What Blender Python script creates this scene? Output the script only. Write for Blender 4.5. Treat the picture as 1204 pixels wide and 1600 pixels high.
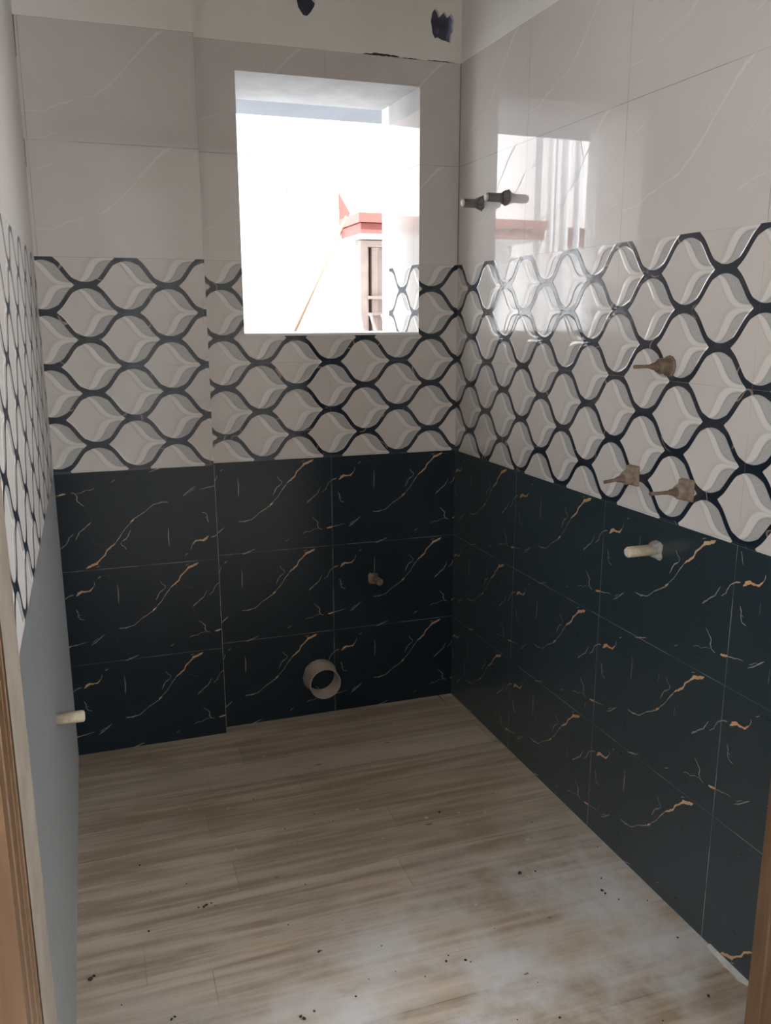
import bpy, bmesh, math, random
from mathutils import Vector, Matrix
from mathutils.geometry import tessellate_polygon

for o in list(bpy.data.objects):
    bpy.data.objects.remove(o, do_unlink=True)
SC = bpy.context.scene
COL = SC.collection
rnd = random.Random(7)

# ------------------------------------------------------------------ camera
CAM = Vector((-1.1468, -2.6471, 1.3323))
YAW, PITCH, ROLL, FPX = 0.3266, -0.2238, -0.0022, 1329.55
def cam_axes():
    cy, sy, cp, sp = math.cos(YAW), math.sin(YAW), math.cos(PITCH), math.sin(PITCH)
    f = Vector((sy*cp, cy*cp, sp)); r = Vector((cy, -sy, 0)); u = r.cross(f)
    cr, sr = math.cos(ROLL), math.sin(ROLL)
    return r*cr+u*sr, -r*sr+u*cr, f
RT, UP, FW = cam_axes()
cam_data = bpy.data.cameras.new('camera')
cam_data.sensor_fit = 'HORIZONTAL'; cam_data.sensor_width = 36.0
cam_data.lens = FPX/1204*36.0
cam_data.clip_start = 0.02; cam_data.clip_end = 200
cam = bpy.data.objects.new('camera', cam_data); COL.objects.link(cam)
M = Matrix((RT, UP, -FW)).transposed().to_4x4(); M.translation = CAM
cam.matrix_world = M
SC.camera = cam

# ------------------------------------------------------------------ light
SUN_STRENGTH, SKY_STRENGTH = 18.0, 1.0
world = bpy.data.worlds.new('daylight'); SC.world = world; world.use_nodes = True
wn = world.node_tree; wn.nodes.clear()
wout = wn.nodes.new('ShaderNodeOutputWorld'); wbg = wn.nodes.new('ShaderNodeBackground')
wtc = wn.nodes.new('ShaderNodeTexCoord'); wsep = wn.nodes.new('ShaderNodeSeparateXYZ')
wramp = wn.nodes.new('ShaderNodeValToRGB')
wramp.color_ramp.elements[0].position = 0.0; wramp.color_ramp.elements[0].color = (0.92, 0.94, 0.97, 1)
wramp.color_ramp.elements[1].position = 0.7; wramp.color_ramp.elements[1].color = (0.70, 0.80, 0.98, 1)
wn.links.new(wtc.outputs['Generated'], wsep.inputs[0]); wn.links.new(wsep.outputs['Z'], wramp.inputs[0])
wn.links.new(wramp.outputs[0], wbg.inputs[0]); wbg.inputs[1].default_value = 9.0*SKY_STRENGTH
wn.links.new(wbg.outputs[0], wout.inputs[0])
sd = bpy.data.lights.new('sun', 'SUN'); sd.energy = SUN_STRENGTH; sd.angle = 0.02; sd.color = (1.0, 0.96, 0.9)
sun = bpy.data.objects.new('sun', sd); COL.objects.link(sun)
sun.rotation_euler = Vector((0.2, 0.35, -1.0)).to_track_quat('-Z', 'Y').to_euler()

SC.view_settings.view_transform = 'Standard'; SC.view_settings.look = 'None'
SC.view_settings.gamma = 1.0; SC.view_settings.use_curve_mapping = False
SC.view_settings.exposure = 0.60

# ------------------------------------------------------------------ node helpers
class X:
    """a shader value that can be combined with + - * / and functions"""
    def __init__(s, nt, sock): s.nt = nt; s.s = sock
    def _m(s, op, *a, clamp=False):
        n = s.nt.nodes.new('ShaderNodeMath'); n.operation = op; n.use_clamp = clamp
        for i, v in enumerate((s,)+a):
            if isinstance(v, X): s.nt.links.new(v.s, n.inputs[i])
            else: n.inputs[i].default_value = v
        return X(s.nt, n.outputs[0])
    def __add__(s, o): return s._m('ADD', o)
    def __sub__(s, o): return s._m('SUBTRACT', o)
    def __mul__(s, o): return s._m('MULTIPLY', o)
    def __truediv__(s, o): return s._m('DIVIDE', o)
    def rsub(s, v): return (s*-1.0)+v
    def abs(s): return s._m('ABSOLUTE')
    def cos(s): return s._m('COSINE')
    def tanh(s): return s._m('TANH')
    def floor(s): return s._m('FLOOR')
    def round(s): return s._m('ROUND')
    def fract(s): return s._m('FRACT')
    def min(s, o): return s._m('MINIMUM', o)
    def max(s, o): return s._m('MAXIMUM', o)
    def lt(s, o): return s._m('LESS_THAN', o)
    def sqrt(s): return s._m('SQRT')
    def ramp(s, a, b, lo=0.0, hi=1.0):
        n = s.nt.nodes.new('ShaderNodeMapRange'); n.interpolation_type = 'SMOOTHSTEP'
        s.nt.links.new(s.s, n.inputs[0])
        for i, v in zip((1, 2, 3, 4), (a, b, lo, hi)): n.inputs[i].default_value = v
        return X(s.nt, n.outputs[0])
def sel(c, a, b): return c*(a-b)+b
def mixc(nt, fac, a, b):
    n = nt.nodes.new('ShaderNodeMix'); n.data_type = 'RGBA'
    if isinstance(fac, X): nt.links.new(fac.s, n.inputs[0])
    else: n.inputs[0].default_value = fac
    for v, i in ((a, 6), (b, 7)):
        if isinstance(v, tuple): n.inputs[i].default_value = v+(1,) if len(v) == 3 else v
        else: nt.links.new(v, n.inputs[i])
    return n.outputs[2]
def newmat(name, col=(0.5, 0.5, 0.5), rough=0.5, **kw):
    m = bpy.data.materials.new(name); m.use_nodes = True
    b = m.node_tree.nodes['Principled BSDF']
    b.inputs['Base Color'].default_value = col+(1,); b.inputs['Roughness'].default_value = rough
    for k, v in kw.items(): b.inputs[k.replace('_', ' ')].default_value = v
    return m, m.node_tree, b
def uv(nt):
    n = nt.nodes.new('ShaderNodeUVMap'); n.uv_map = 'UVMap'
    s = nt.nodes.new('ShaderNodeSeparateXYZ'); nt.links.new(n.outputs[0], s.inputs[0])
    return X(nt, s.outputs[0]), X(nt, s.outputs[1]), n.outputs[0]
def noise(nt, vec, scale, detail=3.0, rough=0.55, mapscale=None, dist=0.0):
    if mapscale:
        mp = nt.nodes.new('ShaderNodeMapping'); mp.inputs['Scale'].default_value = mapscale
        nt.links.new(vec, mp.inputs[0]); vec = mp.outputs[0]
    n = nt.nodes.new('ShaderNodeTexNoise'); n.inputs['Scale'].default_value = scale
    n.inputs['Detail'].default_value = detail; n.inputs['Roughness'].default_value = rough
    n.inputs['Distortion'].default_value = dist
    nt.links.new(vec, n.inputs['Vector'])
    return X(nt, n.outputs[0])
def objco(nt):
    return nt.nodes.new('ShaderNodeTexCoord').outputs['Object']
def bump(nt, b, h, strength=0.3, dist=0.001):
    n = nt.nodes.new('ShaderNodeBump'); n.inputs['Strength'].default_value = strength
    n.inputs['Distance'].default_value = dist
    nt.links.new(h.s, n.inputs['Height']); nt.links.new(n.outputs[0], b.inputs['Normal'])

TW, TH = 0.45, 0.30
ROW = 0.2982
def joint(nt, u, v, u0, rows_h, v0, width=0.0012):
    """distance based thin joint mask for a tile grid"""
    fu = ((u-u0)/TW); du = (fu-fu.round()).abs()*TW
    fv = ((v-v0)/rows_h); dv = (fv-fv.round()).abs()*rows_h
    return du.ramp(width*0.5, width, 1, 0), dv.ramp(width*0.5, width, 1, 0)

def mat_dark(name, u0, nov=False, rlo=0.14, rhi=0.30, sheen=0.12, ca=(0.0050, 0.0110, 0.0160), cb=(0.010, 0.020, 0.028), ior=1.36):
    m, nt, b = newmat(name, rough=0.16)
    u, v, vec = uv(nt)
    n1 = noise(nt, vec, 3.0, 4); n2 = noise(nt, vec, 11, 3, 0.5, (1, 0.4, 1))
    c = mixc(nt, 0.5, ca, cb)
    ju, jv = joint(nt, u, v, u0, ROW, 0.0, 0.0012)
    if nov: ju = ju*0.0
    brk = noise(nt, vec, 9, 2).ramp(0.38, 0.6, 0.25, 1.0)
    c = mixc(nt, (ju*0.9).max(jv*0.75)*brk, c, (0.24, 0.25, 0.25))
    nt.links.new(c, b.inputs['Base Color'])
    b.inputs['Sheen Weight'].default_value = sheen; b.inputs['Sheen Roughness'].default_value = 0.35
    b.inputs['Sheen Tint'].default_value = (0.9, 0.93, 0.95, 1)
    b.inputs['Roughness'].default_value = (rlo+rhi)*0.5
    b.inputs['IOR'].default_value = ior
    return m

def mat_plain(name, u0, rough=0.012, ior=1.75):
    m, nt, b = newmat(name, rough=rough)
    u, v, vec = uv(nt)
    n1 = noise(nt, vec, 1.6, 4)
    c = mixc(nt, n1.ramp(0.3, 0.7), (0.545, 0.50, 0.475), (0.60, 0.565, 0.53))
    ju, jv = joint(nt, u, v, u0, 0.30, 1.5, 0.0011)
    brk = noise(nt, vec, 7, 2).ramp(0.35, 0.6, 0.3, 1.0)
    c = mixc(nt, ju.max(jv)*brk*0.75, c, (0.23, 0.21, 0.19))
    nt.links.new(c, b.inputs['Base Color'])
    w = noise(nt, vec, 5.0, 1); bump(nt, b, w, 0.02, 0.002)
    b.inputs['IOR'].default_value = ior
    return m

def wave(x, k=1.05):
    return ((x*math.pi).cos()*k).tanh()*(0.5/math.tanh(k))+0.5

def mat_pattern(name, ju0, u0, rough=0.05, ior=1.75):
    m, nt, b = newmat(name, rough=rough)
    u, v, vec = uv(nt)
    U = (u-u0)/0.225
    V = (v*-1.0+1.5)/0.0752
    Xa = ((U-U.round())*2.0)
    Xb = ((U.fract())-0.5)*2.0
    Ya = ((V*0.5).fract()-0.5)*2.0          # centre of A cells at V=1,3,..
    Yb = (((V+1.0)*0.5).fract()-0.5)*2.0
    aYa = Ya.abs(); wA = wave(Xa)
    insA = aYa.lt(wA)
    Xc = sel(insA, Xa, Xb); Yc = sel(insA, Ya, Yb); aY = Yc.abs()
    w = wave(Xc)
    # slope normalised distance to the wave outline, in metres
    e = 0.04
    dw = (wave(Xc+e)-wave(Xc-e))/(2*e)
    slope = dw*(0.0752/0.1125)
    d = (w-aY).abs()*0.0752/((slope*slope)+1.0).sqrt()
    d = d/((w*2.0-1.0).abs().ramp(0.62, 0.92, 1.0, 1.5))
    dark = d.ramp(0.0053, 0.0064, 1, 0)
    # leaf and pale band on the right of each cell
    isup = Yc.lt(0.0)
    x1 = (Xc+sel(isup, aY*-0.12+0.41, aY*-0.24+0.43)).max(0.0).min(1.0); x2 = (Xc+sel(isup, aY*-0.03+0.53, aY*-0.17+0.59)).max(0.0).min(1.0)
    l1 = aY-(wave(x1)*0.8+0.1); l2 = aY-wave(x2)
    leaf = l1.ramp(-0.010, 0.010); band = l2.ramp(-0.025, 0.035)
    leafin = leaf
    insideX = Xc.ramp(-0.20, -0.05)*aY.ramp(0.03, 0.09)
    edge2 = sel(isup, l2.ramp(-0.14, 0.0), l2.ramp(-0.35, 0.0))
    sp = nt.nodes.new('ShaderNodeTexVoronoi'); sp.inputs['Scale'].default_value = 260
    nt.links.new(vec, sp.inputs['Vector']); spd = X(nt, sp.outputs['Distance']).ramp(0.15, 0.4, 1, 0)
    n1 = noise(nt, vec, 2.0, 3)
    base = mixc(nt, n1.ramp(0.3, 0.7), (0.535, 0.49, 0.455), (0.585, 0.545, 0.505))
    base = mixc(nt, edge2*0.28, base, (0.38, 0.345, 0.32))
    base = mixc(nt, band, base, (0.645, 0.61, 0.57))
    leafc = mixc(nt, spd*0.5, (0.385, 0.375, 0.36), (0.56, 0.55, 0.53))
    base = mixc(nt, leafin, base, leafc)
    base = mixc(nt, l1.abs().ramp(0.012, 0.05, 0.30, 0.0)*insideX, base, (0.16, 0.15, 0.14))  # shadow line along the leaf's inner edge, put into the colour
    vn = noise(nt, vec, 6, 2, 0.5, (1, 1, 1), 0.2)
    vein = (vn-0.5).abs().ramp(0.003, 0.008, 1, 0)*noise(nt, vec, 11, 2).ramp(0.50, 0.56)
    darkc = mixc(nt, n1.ramp(0.3, 0.7), (0.006, 0.011, 0.021), (0.011, 0.019, 0.033))
    darkc = mixc(nt, vein*0.75, darkc, (0.30, 0.22, 0.17))
    c = mixc(nt, dark, base, darkc)
    ju, jv = joint(nt, u, v, ju0, 0.3009, 1.5, 0.0009)
    brk = noise(nt, vec, 7, 2).ramp(0.4, 0.6, 0.1, 0.9)
    c = mixc(nt, (ju.max(jv))*brk*0.5, c, (0.24, 0.23, 0.21))
    nt.links.new(c, b.inputs['Base Color'])
    h = d.ramp(0.0045, 0.0090, 1, 0) + l2.ramp(-0.06, 0.10)*0.7 - l1.ramp(-0.05, 0.05)*0.8
    bump(nt, b, h, 0.9, 0.0010)
    b.inputs['IOR'].default_value = ior
    return m

def mat_simple(name, c1, c2, rough, scale=6, bumpk=0.0, mapscale=None, **kw):
    m, nt, b = newmat(name, rough=rough, **kw)
    vec = objco(nt)
    n = noise(nt, vec, scale, 5, 0.6, mapscale)
    nt.links.new(mixc(nt, n.ramp(0.3, 0.7), c1, c2), b.inputs['Base Color'])
    if bumpk: bump(nt, b, noise(nt, vec, scale*6, 4, 0.6, mapscale), bumpk, 0.002)
    return m

PAINT = mat_simple('cream_plaster', (0.69, 0.665, 0.615), (0.74, 0.715, 0.665), 0.75, 3, 0.25)
WHITE = mat_simple('white_plaster', (0.72, 0.72, 0.71), (0.80, 0.80, 0.79), 0.7, 8, 0.3)
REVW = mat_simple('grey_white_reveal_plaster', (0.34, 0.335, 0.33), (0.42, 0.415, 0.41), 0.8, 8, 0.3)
CEMENT = mat_simple('beige_cement_edge', (0.21, 0.17, 0.13), (0.28, 0.235, 0.185), 0.85, 9, 0.5)
OUTWALL = mat_simple('white_outdoor_paint', (0.76, 0.77, 0.77), (0.82, 0.83, 0.83), 0.8, 2, 0.2)
STAINW = mat_simple('grey_wall_stain', (0.13, 0.135, 0.135), (0.2, 0.205, 0.205), 0.8, 30)
RED = mat_simple('red_outdoor_paint', (0.26, 0.072, 0.06), (0.30, 0.085, 0.07), 0.6, 6, 0.2)
RED2 = mat_simple('dull_red_paint', (0.30, 0.07, 0.05), (0.33, 0.08, 0.06), 0.6, 6, 0.2)
GROUND = mat_simple('pale_concrete', (0.20, 0.20, 0.19), (0.25, 0.245, 0.235), 0.9, 2, 0.2)
NAVY = mat_simple('navy_plastic', (0.022, 0.022, 0.045), (0.035, 0.035, 0.065), 0.5, 30, 0.1)
GAP = mat_simple('dark_gap', (0.02, 0.018, 0.016), (0.06, 0.055, 0.05), 0.9, 40)
V_ORANGE = mat_simple('orange_vein', (0.50, 0.24, 0.11), (0.52, 0.36, 0.22), 0.2, 25)
V_PALE = mat_simple('pale_vein', (0.36, 0.30, 0.25), (0.18, 0.18, 0.18), 0.2, 18)
V_FAINT = mat_simple('faint_vein', (0.05, 0.05, 0.048), (0.03, 0.032, 0.034), 0.2, 18)
V_WHITE = mat_simple('white_marble_vein', (0.63, 0.59, 0.56), (0.66, 0.625, 0.60), 0.06, 4)
V_WHITE2 = mat_simple('soft_marble_vein', (0.60, 0.56, 0.53), (0.62, 0.585, 0.56), 0.06, 4)
DIRTW = mat_simple('grout_smear', (0.30, 0.30, 0.29), (0.12, 0.13, 0.13), 0.7, 30)
BROWNPIPE = mat_simple('muddy_pipe_plastic', (0.15, 0.10, 0.065), (0.09, 0.062, 0.042), 0.6, 60, 0.4)
CREAMPIPE = mat_simple('cream_pipe_plastic', (0.62, 0.54, 0.38), (0.42, 0.35, 0.24), 0.5, 50, 0.3)
MORTAR = mat_simple('grey_mortar', (0.30, 0.285, 0.25), (0.17, 0.16, 0.14), 0.9, 50, 0.8)
GREYPIPE = mat_simple('grey_brown_drain_plastic', (0.33, 0.27, 0.21), (0.26, 0.21, 0.17), 0.45, 12, 0.15)
PIPEEND = mat_simple('cut_pipe_rim', (0.36, 0.34, 0.33), (0.27, 0.25, 0.24), 0.6, 30)
TAPE = mat_simple('white_thread_tape', (0.62, 0.60, 0.56), (0.5, 0.47, 0.42), 0.6, 60, 0.4)
CRUMB = mat_simple('dark_crumb', (0.028, 0.022, 0.017), (0.06, 0.048, 0.038), 0.95, 200, 0.5)
WSPLASH = mat_simple('white_paint_drop', (0.62, 0.60, 0.54), (0.5, 0.47, 0.42), 0.6, 60)
PVC = mat_simple('white_pvc', (0.75, 0.76, 0.78), (0.8, 0.8, 0.82), 0.4, 5)
FACADE = mat_simple('bare_cement_render', (0.26, 0.255, 0.25), (0.32, 0.31, 0.30), 0.9, 3)
SOFFIT = mat_simple('bluish_soffit_plaster', (0.21, 0.225, 0.25), (0.24, 0.255, 0.28), 0.8, 5)
TANM = mat_simple('muddy_tan_mortar', (0.26, 0.20, 0.145), (0.14, 0.105, 0.075), 0.9, 50, 0.8)
GRILLE = mat_simple('pinkish_grille_paint', (0.40, 0.31, 0.265), (0.45, 0.355, 0.31), 0.6, 12)
GRILLE2 = mat_simple('pale_grille_paint', (0.52, 0.44, 0.385), (0.58, 0.49, 0.43), 0.6, 12)
GLASSD = mat_simple('dark_pane', (0.05, 0.055, 0.06), (0.08, 0.08, 0.085), 0.1, 3)
ROPE = mat_simple('tan_pole', (0.17, 0.105, 0.06), (0.19, 0.12, 0.075), 0.8, 30)

# wood of the door frame
WOOD, nt, b = newmat('varnished_door_wood', rough=0.38)
vec = objco(nt)
wn1 = noise(nt, vec, 6, 6, 0.6, (6, 6, 0.5), 0.8)
c = mixc(nt, wn1.ramp(0.3, 0.7), (0.085, 0.042, 0.018), (0.15, 0.085, 0.042))
wn2 = noise(nt, vec, 3, 4, 0.6, (3, 3, 0.8), 2.0)
c = mixc(nt, wn2.ramp(0.62, 0.8)*0.6, c, (0.12, 0.055, 0.025))
nt.links.new(c, b.inputs['Base Color'])

# wood look floor tiles
FLOOR, nt, b = newmat('wood_look_floor_tile', rough=0.35)
fu, fv, fvec = uv(nt)
PW = 0.1175
row = ((fv+0.848)/PW); ri = row.floor(); rf = row-ri
wn_ = nt.nodes.new('ShaderNodeTexWhiteNoise'); wn_.noise_dimensions = '1D'; nt.links.new(ri.s, wn_.inputs['W'])
rv = X(nt, wn_.outputs['Value'])
ln = (fu+rv*3.1)/0.9; li = ln.floor()
wn2_ = nt.nodes.new('ShaderNodeTexWhiteNoise'); wn2_.noise_dimensions = '1D'
nt.links.new((li*7.31+ri*3.17).s, wn2_.inputs['W']); tone = X(nt, wn2_.outputs['Value'])
g1 = noise(nt, fvec, 3, 6, 0.6, (0.5, 11, 1), 0.15)
g2 = noise(nt, fvec, 5, 5, 0.6, (0.9, 3.2, 1), 0.3)
g3 = noise(nt, fvec, 1.3, 3)
gg = g1*0.55+g2*0.25+g3*0.2
c = mixc(nt, gg.ramp(0.40, 0.60), (0.30, 0.225, 0.155), (0.56, 0.465, 0.36))
c = mixc(nt, (tone-0.5).abs()*0.9, c, mixc(nt, tone.ramp(0.4, 0.6), (0.32, 0.25, 0.18), (0.55, 0.47, 0.38)))
jr = (rf-0.5).abs().rsub(0.5)*PW
jl = ((ln-li)-0.5).abs().rsub(0.5)*0.9
jm = (jr.ramp(0.0006, 0.0022, 1, 0)*rv.ramp(0.2, 0.8, 0.25, 0.9)).max(jl.ramp(0.0006, 0.0018, 1, 0)*0.4)
c = mixc(nt, jm*noise(nt, fvec, 6, 3).ramp(0.35, 0.65, 0.2, 1), c, (0.10, 0.08, 0.065))
smg = noise(nt, fvec, 22, 4, 0.6, (1, 1, 1), 0.5).ramp(0.62, 0.74)*noise(nt, fvec, 5, 2).ramp(0.5, 0.6)
c = mixc(nt, smg*0.25, c, (0.11, 0.085, 0.065))
# cement dust, paler towards the doorway and right to paint in the hall light
dust_light = noise(nt, fvec, 5, 5, 0.65).ramp(0.35, 0.7)*(fv*-1.0+fu*0.35).ramp(0.55, 1.1, 0.05, 0.9)
c = mixc(nt, dust_light, c, (0.62, 0.605, 0.59))
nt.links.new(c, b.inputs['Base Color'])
nt.links.new(g2.ramp(0.3, 0.7, 0.32, 0.46).s, b.inputs['Roughness'])
bump(nt, b, g1, 0.15, 0.001)

# ------------------------------------------------------------------ mesh helpers
class MB:
    def __init__(s): s.v = []; s.f = []; s.m = []; s.uv = []; s.mats = []; s.sm = []
    def mi(s, mat):
        if mat not in s.mats: s.mats.append(mat)
        return s.mats.index(mat)
    def face(s, pts, mat, uvs=None, smooth=False):
        i0 = len(s.v); s.v += [tuple(p) for p in pts]; s.f.append(list(range(i0, i0+len(pts))))
        s.m.append(s.mi(mat)); s.uv.append(uvs or [(p[0], p[2]) for p in pts]); s.sm.append(smooth)
    def box(s, x0, x1, y0, y1, z0, z1, mat, skip=''):
        P = lambda x, y, z: (x, y, z)
        F = {'-y': [(x0,y0,z0),(x1,y0,z0),(x1,y0,z1),(x0,y0,z1)], '+y': [(x1,y1,z0),(x0,y1,z0),(x0,y1,z1),(x1,y1,z1)],
             '-x': [(x0,y1,z0),(x0,y0,z0),(x0,y0,z1),(x0,y1,z1)], '+x': [(x1,y0,z0),(x1,y1,z0),(x1,y1,z1),(x1,y0,z1)],
             '+z': [(x0,y0,z1),(x1,y0,z1),(x1,y1,z1),(x0,y1,z1)], '-z': [(x0,y1,z0),(x1,y1,z0),(x1,y0,z0),(x0,y0,z0)]}
        for k, q in F.items():
            if k not in skip: s.face(q, mat)
    def build(s, name, parent=None, merge=False, bevel=0.0):
        me = bpy.data.meshes.new(name); me.from_pydata(s.v, [], s.f)
        for mt in s.mats: me.materials.append(mt)
        ul = me.uv_layers.new(name='UVMap'); k = 0
        for fi, f in enumerate(s.f):
            me.polygons[fi].material_index = s.m[fi]; me.polygons[fi].use_smooth = s.sm[fi]
            for j in range(len(f)): ul.data[k].uv = s.uv[fi][j]; k += 1
        if merge:
            bm = bmesh.new(); bm.from_mesh(me); bmesh.ops.remove_doubles(bm, verts=bm.verts, dist=1e-5)
            bmesh.ops.recalc_face_normals(bm, faces=bm.faces)
            bm.to_mesh(me); bm.free()
        me.update()
        o = bpy.data.objects.new(name, me); COL.objects.link(o)
        if parent: o.parent = parent
        if bevel:
            md = o.modifiers.new('bevel', 'BEVEL'); md.width = bevel; md.segments = 2; md.limit_method = 'ANGLE'
        return o
def struct(o): o['kind'] = 'structure'; return o
def tag(o, label, cat, group=None):
    o['label'] = label; o['category'] = cat
    if group: o['group'] = group
    return o
def empty(name, loc, label, cat, group=None):
    o = bpy.data.objects.new(name, None); COL.objects.link(o); o.location = loc; o.empty_display_size = 0.05
    return tag(o, label, cat, group)

class Wall:
    """plane: origin O, horizontal direction D (left to right seen from the room), inward normal N"""
    def __init__(s, O, D, N): s.O = Vector(O); s.D = Vector(D).normalized(); s.N = Vector(N).normalized(); s.mb = MB(); s.holes = []
    def P(s, u, v, off=0.0): return s.O + s.D*u + Vector((0, 0, v)) + s.N*off
    def rect(s, u0, u1, v0, v1, mat):
        q = [(u0, v0), (u1, v0), (u1, v1), (u0, v1)]
        s.mb.face([s.P(*p) for p in q], mat, q)
    def poly(s, pts, mat, off):
        a = sum(pts[i][0]*pts[(i+1) % len(pts)][1]-pts[(i+1) % len(pts)][0]*pts[i][1] for i in range(len(pts)))
        if abs(a) < 1e-9: return
        if a < 0: pts = pts[::-1]
        s.mb.face([s.P(p[0], p[1], off) for p in pts], mat, pts)
def clip(poly, r):
    u0, u1, v0, v1 = r
    for ax, lim, sg in ((0, u0, 1), (0, u1, -1), (1, v0, 1), (1, v1, -1)):
        out = []
        for i in range(len(poly)):
            a, b_ = poly[i-1], poly[i]; da, db = (a[ax]-lim)*sg, (b_[ax]-lim)*sg
            if da*db < 0:
                t = da/(da-db); out.append((a[0]+(b_[0]-a[0])*t, a[1]+(b_[1]-a[1])*t))
            if db >= 0: out.append(b_)
        poly = out
        if len(poly) < 3: return None
    return poly
def ribbon(pts, widths, jag, seed, sub=3):
    r = random.Random(seed); P = []; W = []
    for i in range(len(pts)-1):
        a, b_ = pts[i], pts[i+1]; n = max(1, min(sub, int(math.dist(a, b_)/0.003)))
        for k in range(n):
            t = k/n; P.append((a[0]+(b_[0]-a[0])*t, a[1]+(b_[1]-a[1])*t)); W.append(widths[i]*(1-t)+widths[i+1]*t)
    P.append(pts[-1]); W.append(widths[-1])
    L = []; R = []
    for i, p in enumerate(P):
        a = P[max(0, i-1)]; b_ = P[min(len(P)-1, i+1)]; dx, dy = b_[0]-a[0], b_[1]-a[1]; l = math.hypot(dx, dy) or 1
        nx, ny = -dy/l, dx/l
        j = (r.random()-0.5)*jag if 0 < i < len(P)-1 else 0
        wl = W[i]*(0.5+r.random()*0.9)*0.5; wr = W[i]*(0.5+r.random()*0.9)*0.5
        if i in (0, len(P)-1): wl *= 0.3; wr *= 0.3
        L.append((p[0]+nx*(j+wl), p[1]+ny*(j+wl))); R.append((p[0]+nx*(j-wr), p[1]+ny*(j-wr)))
    return [[L[i], R[i], R[i+1], L[i+1]] for i in range(len(P)-1)]

# veins of one dark tile, in cm from its lower left corner: (material, points, widths in mm)
O_, P_, F_ = V_ORANGE, V_PALE, V_FAINT
VEINS = [
 (O_, [(39.0,29.4),(37.7,28.6),(36.5,28.5),(35.2,27.2),(33.5,25.7),(32.7,24.2),(31.4,23.1),(30.0,22.0)], [5,8,9,5,4,4,4.5,3]),
 (P_, [(30.0,22.0),(28.6,20.1),(27.0,17.9),(25.5,16.3)], [2.5,2,2,2.5]),
 (O_, [(25.5,16.3),(24.9,15.6),(24.3,14.9)], [4,5.5,2.5]),
 (P_, [(24.3,14.9),(23.0,14.3),(20.8,12.9),(18.4,11.1),(16.2,10.5),(14.0,10.6)], [3,3,1.6,2.2,3.2,3]),
 (P_, [(9.8,9.2),(7.5,7.4),(5.6,6.1)], [1.5,3.2,2.4]),
 (P_, [(7.9,8.2),(6.0,7.0)], [1.5,1.5]),
 (P_, [(4.6,7.2),(1.8,6.8),(0.0,6.5)], [1.2,2.2,3.2]),
 (O_, [(0.2,6.6),(-0.9,6.3),(-2.0,6.1)], [3,5,3.5]),
 (P_, [(-3.4,5.9),(-4.6,6.3),(-5.0,7.2),(-4.8,8.2),(-5.7,9.3),(-6.8,10.3)], [1.6,2.6,3,2.4,1.8,1.5]),
 (F_, [(-6.8,10.3),(-7.4,11.6),(-8.2,13.2),(-8.5,15.1)], [1.2,1.2,1.2,1.2]),
 (P_, [(-10.1,4.9),(-8.9,5.5),(-7.7,5.4),(-6.0,6.1),(-4.9,6.4)], [1.5,1.8,1.4,1.2,1.4]),
 (P_, [(-8.4,15.1),(-6.6,16.8),(-4.9,18.0),(-4.2,19.3),(-3.6,20.4)], [3.4,2.6,2.6,2,1.6]),
 (P_, [(-3.3,18.4),(-2.0,19.4),(-1.1,21.3),(0.2,22.3),(1.8,22.8)], [2,2.6,2,2,3]),
 (O_, [(2.5,22.2),(3.2,23.0),(4.3,23.6),(5.6,23.4),(6.7,23.7),(7.6,24.7)], [3.5,8,8,5,4.5,3]),
 (P_, [(7.5,24.6),(8.0,25.4),(7.9,26.2)], [2.4,2,1.2]),
 (P_, [(2.1,18.1),(2.6,16.9),(2.7,15.6),(3.1,14.9),(4.3,14.5)], [1.8,2.6,2.2,2,2]),
 (P_, [(2.7,16.3),(3.4,16.0)], [2.2,1.4]),
 (P_, [(14.5,24.8),(14.6,22.0),(14.5,18.6)], [1.8,3,2.4]),
 (F_, [(12.6,9.8),(13.0,7.6),(13.5,5.5),(14.7,3.5)], [1,1,1,1]),
 (P_, [(27.1,24.5),(27.6,23.5),(28.6,22.8),(28.3,21.8)], [1.5,1.8,1.6,1.4]),
 (P_, [(28.3,21.8),(27.0,21.1),(26.2,19.8),(25.5,18.5)], [1.6,3,2.4,1.2]),
 (P_, [(15.0,-0.3),(17.1,0.4),(19.3,1.1)], [3.5,3,1.6]),
 (P_, [(9.0,27.3),(10.0,27.9)], [3,2]), (F_, [(11.7,28.0),(13.2,28.2)], [3,2]),
 (P_, [(29.0,2.7),(30.3,3.5)], [2.5,1.8]), (F_, [(35.6,3.2),(36.8,4.0)], [3,2]),
 (F_, [(33.5,23.6),(34.2,22.5),(36.0,21.8),(36.8,21.0)], [1.4,1.2,2.4,1.5]),
 (P_, [(35.0,28.9),(36.2,29.2)], [2,1.5]),
]
W_, W2_ = V_WHITE, V_WHITE2
LIGHT_VEINS = [
 (W_, [(0,7.0),(5.7,7.4),(9.5,9.2),(14.5,10.9),(18.9,12.0),(23.0,15.0),(25.9,17.9),(28.3,20.7),(33.1,25.9),(36.1,28.8),(38.4,29.8)], [3,2,4,2,4,5,6,4,7,9,8]),
 (W2_, [(2.3,22.3),(5.5,23.6),(8.0,25.1)], [3,5,4]),
 (W2_, [(37.1,16.1),(41.2,19.1),(44.6,22.6)], [3,4,3]),
 (W2_, [(24,29),(26.5,25),(28.0,21.0)], [2,4,2]),
 (W2_, [(36,6.5),(40,8),(44.5,9)], [2,4,2]),
 (W2_, [(5,3),(8,1.5),(10,3.5)], [2,3,2]),
]
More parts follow.
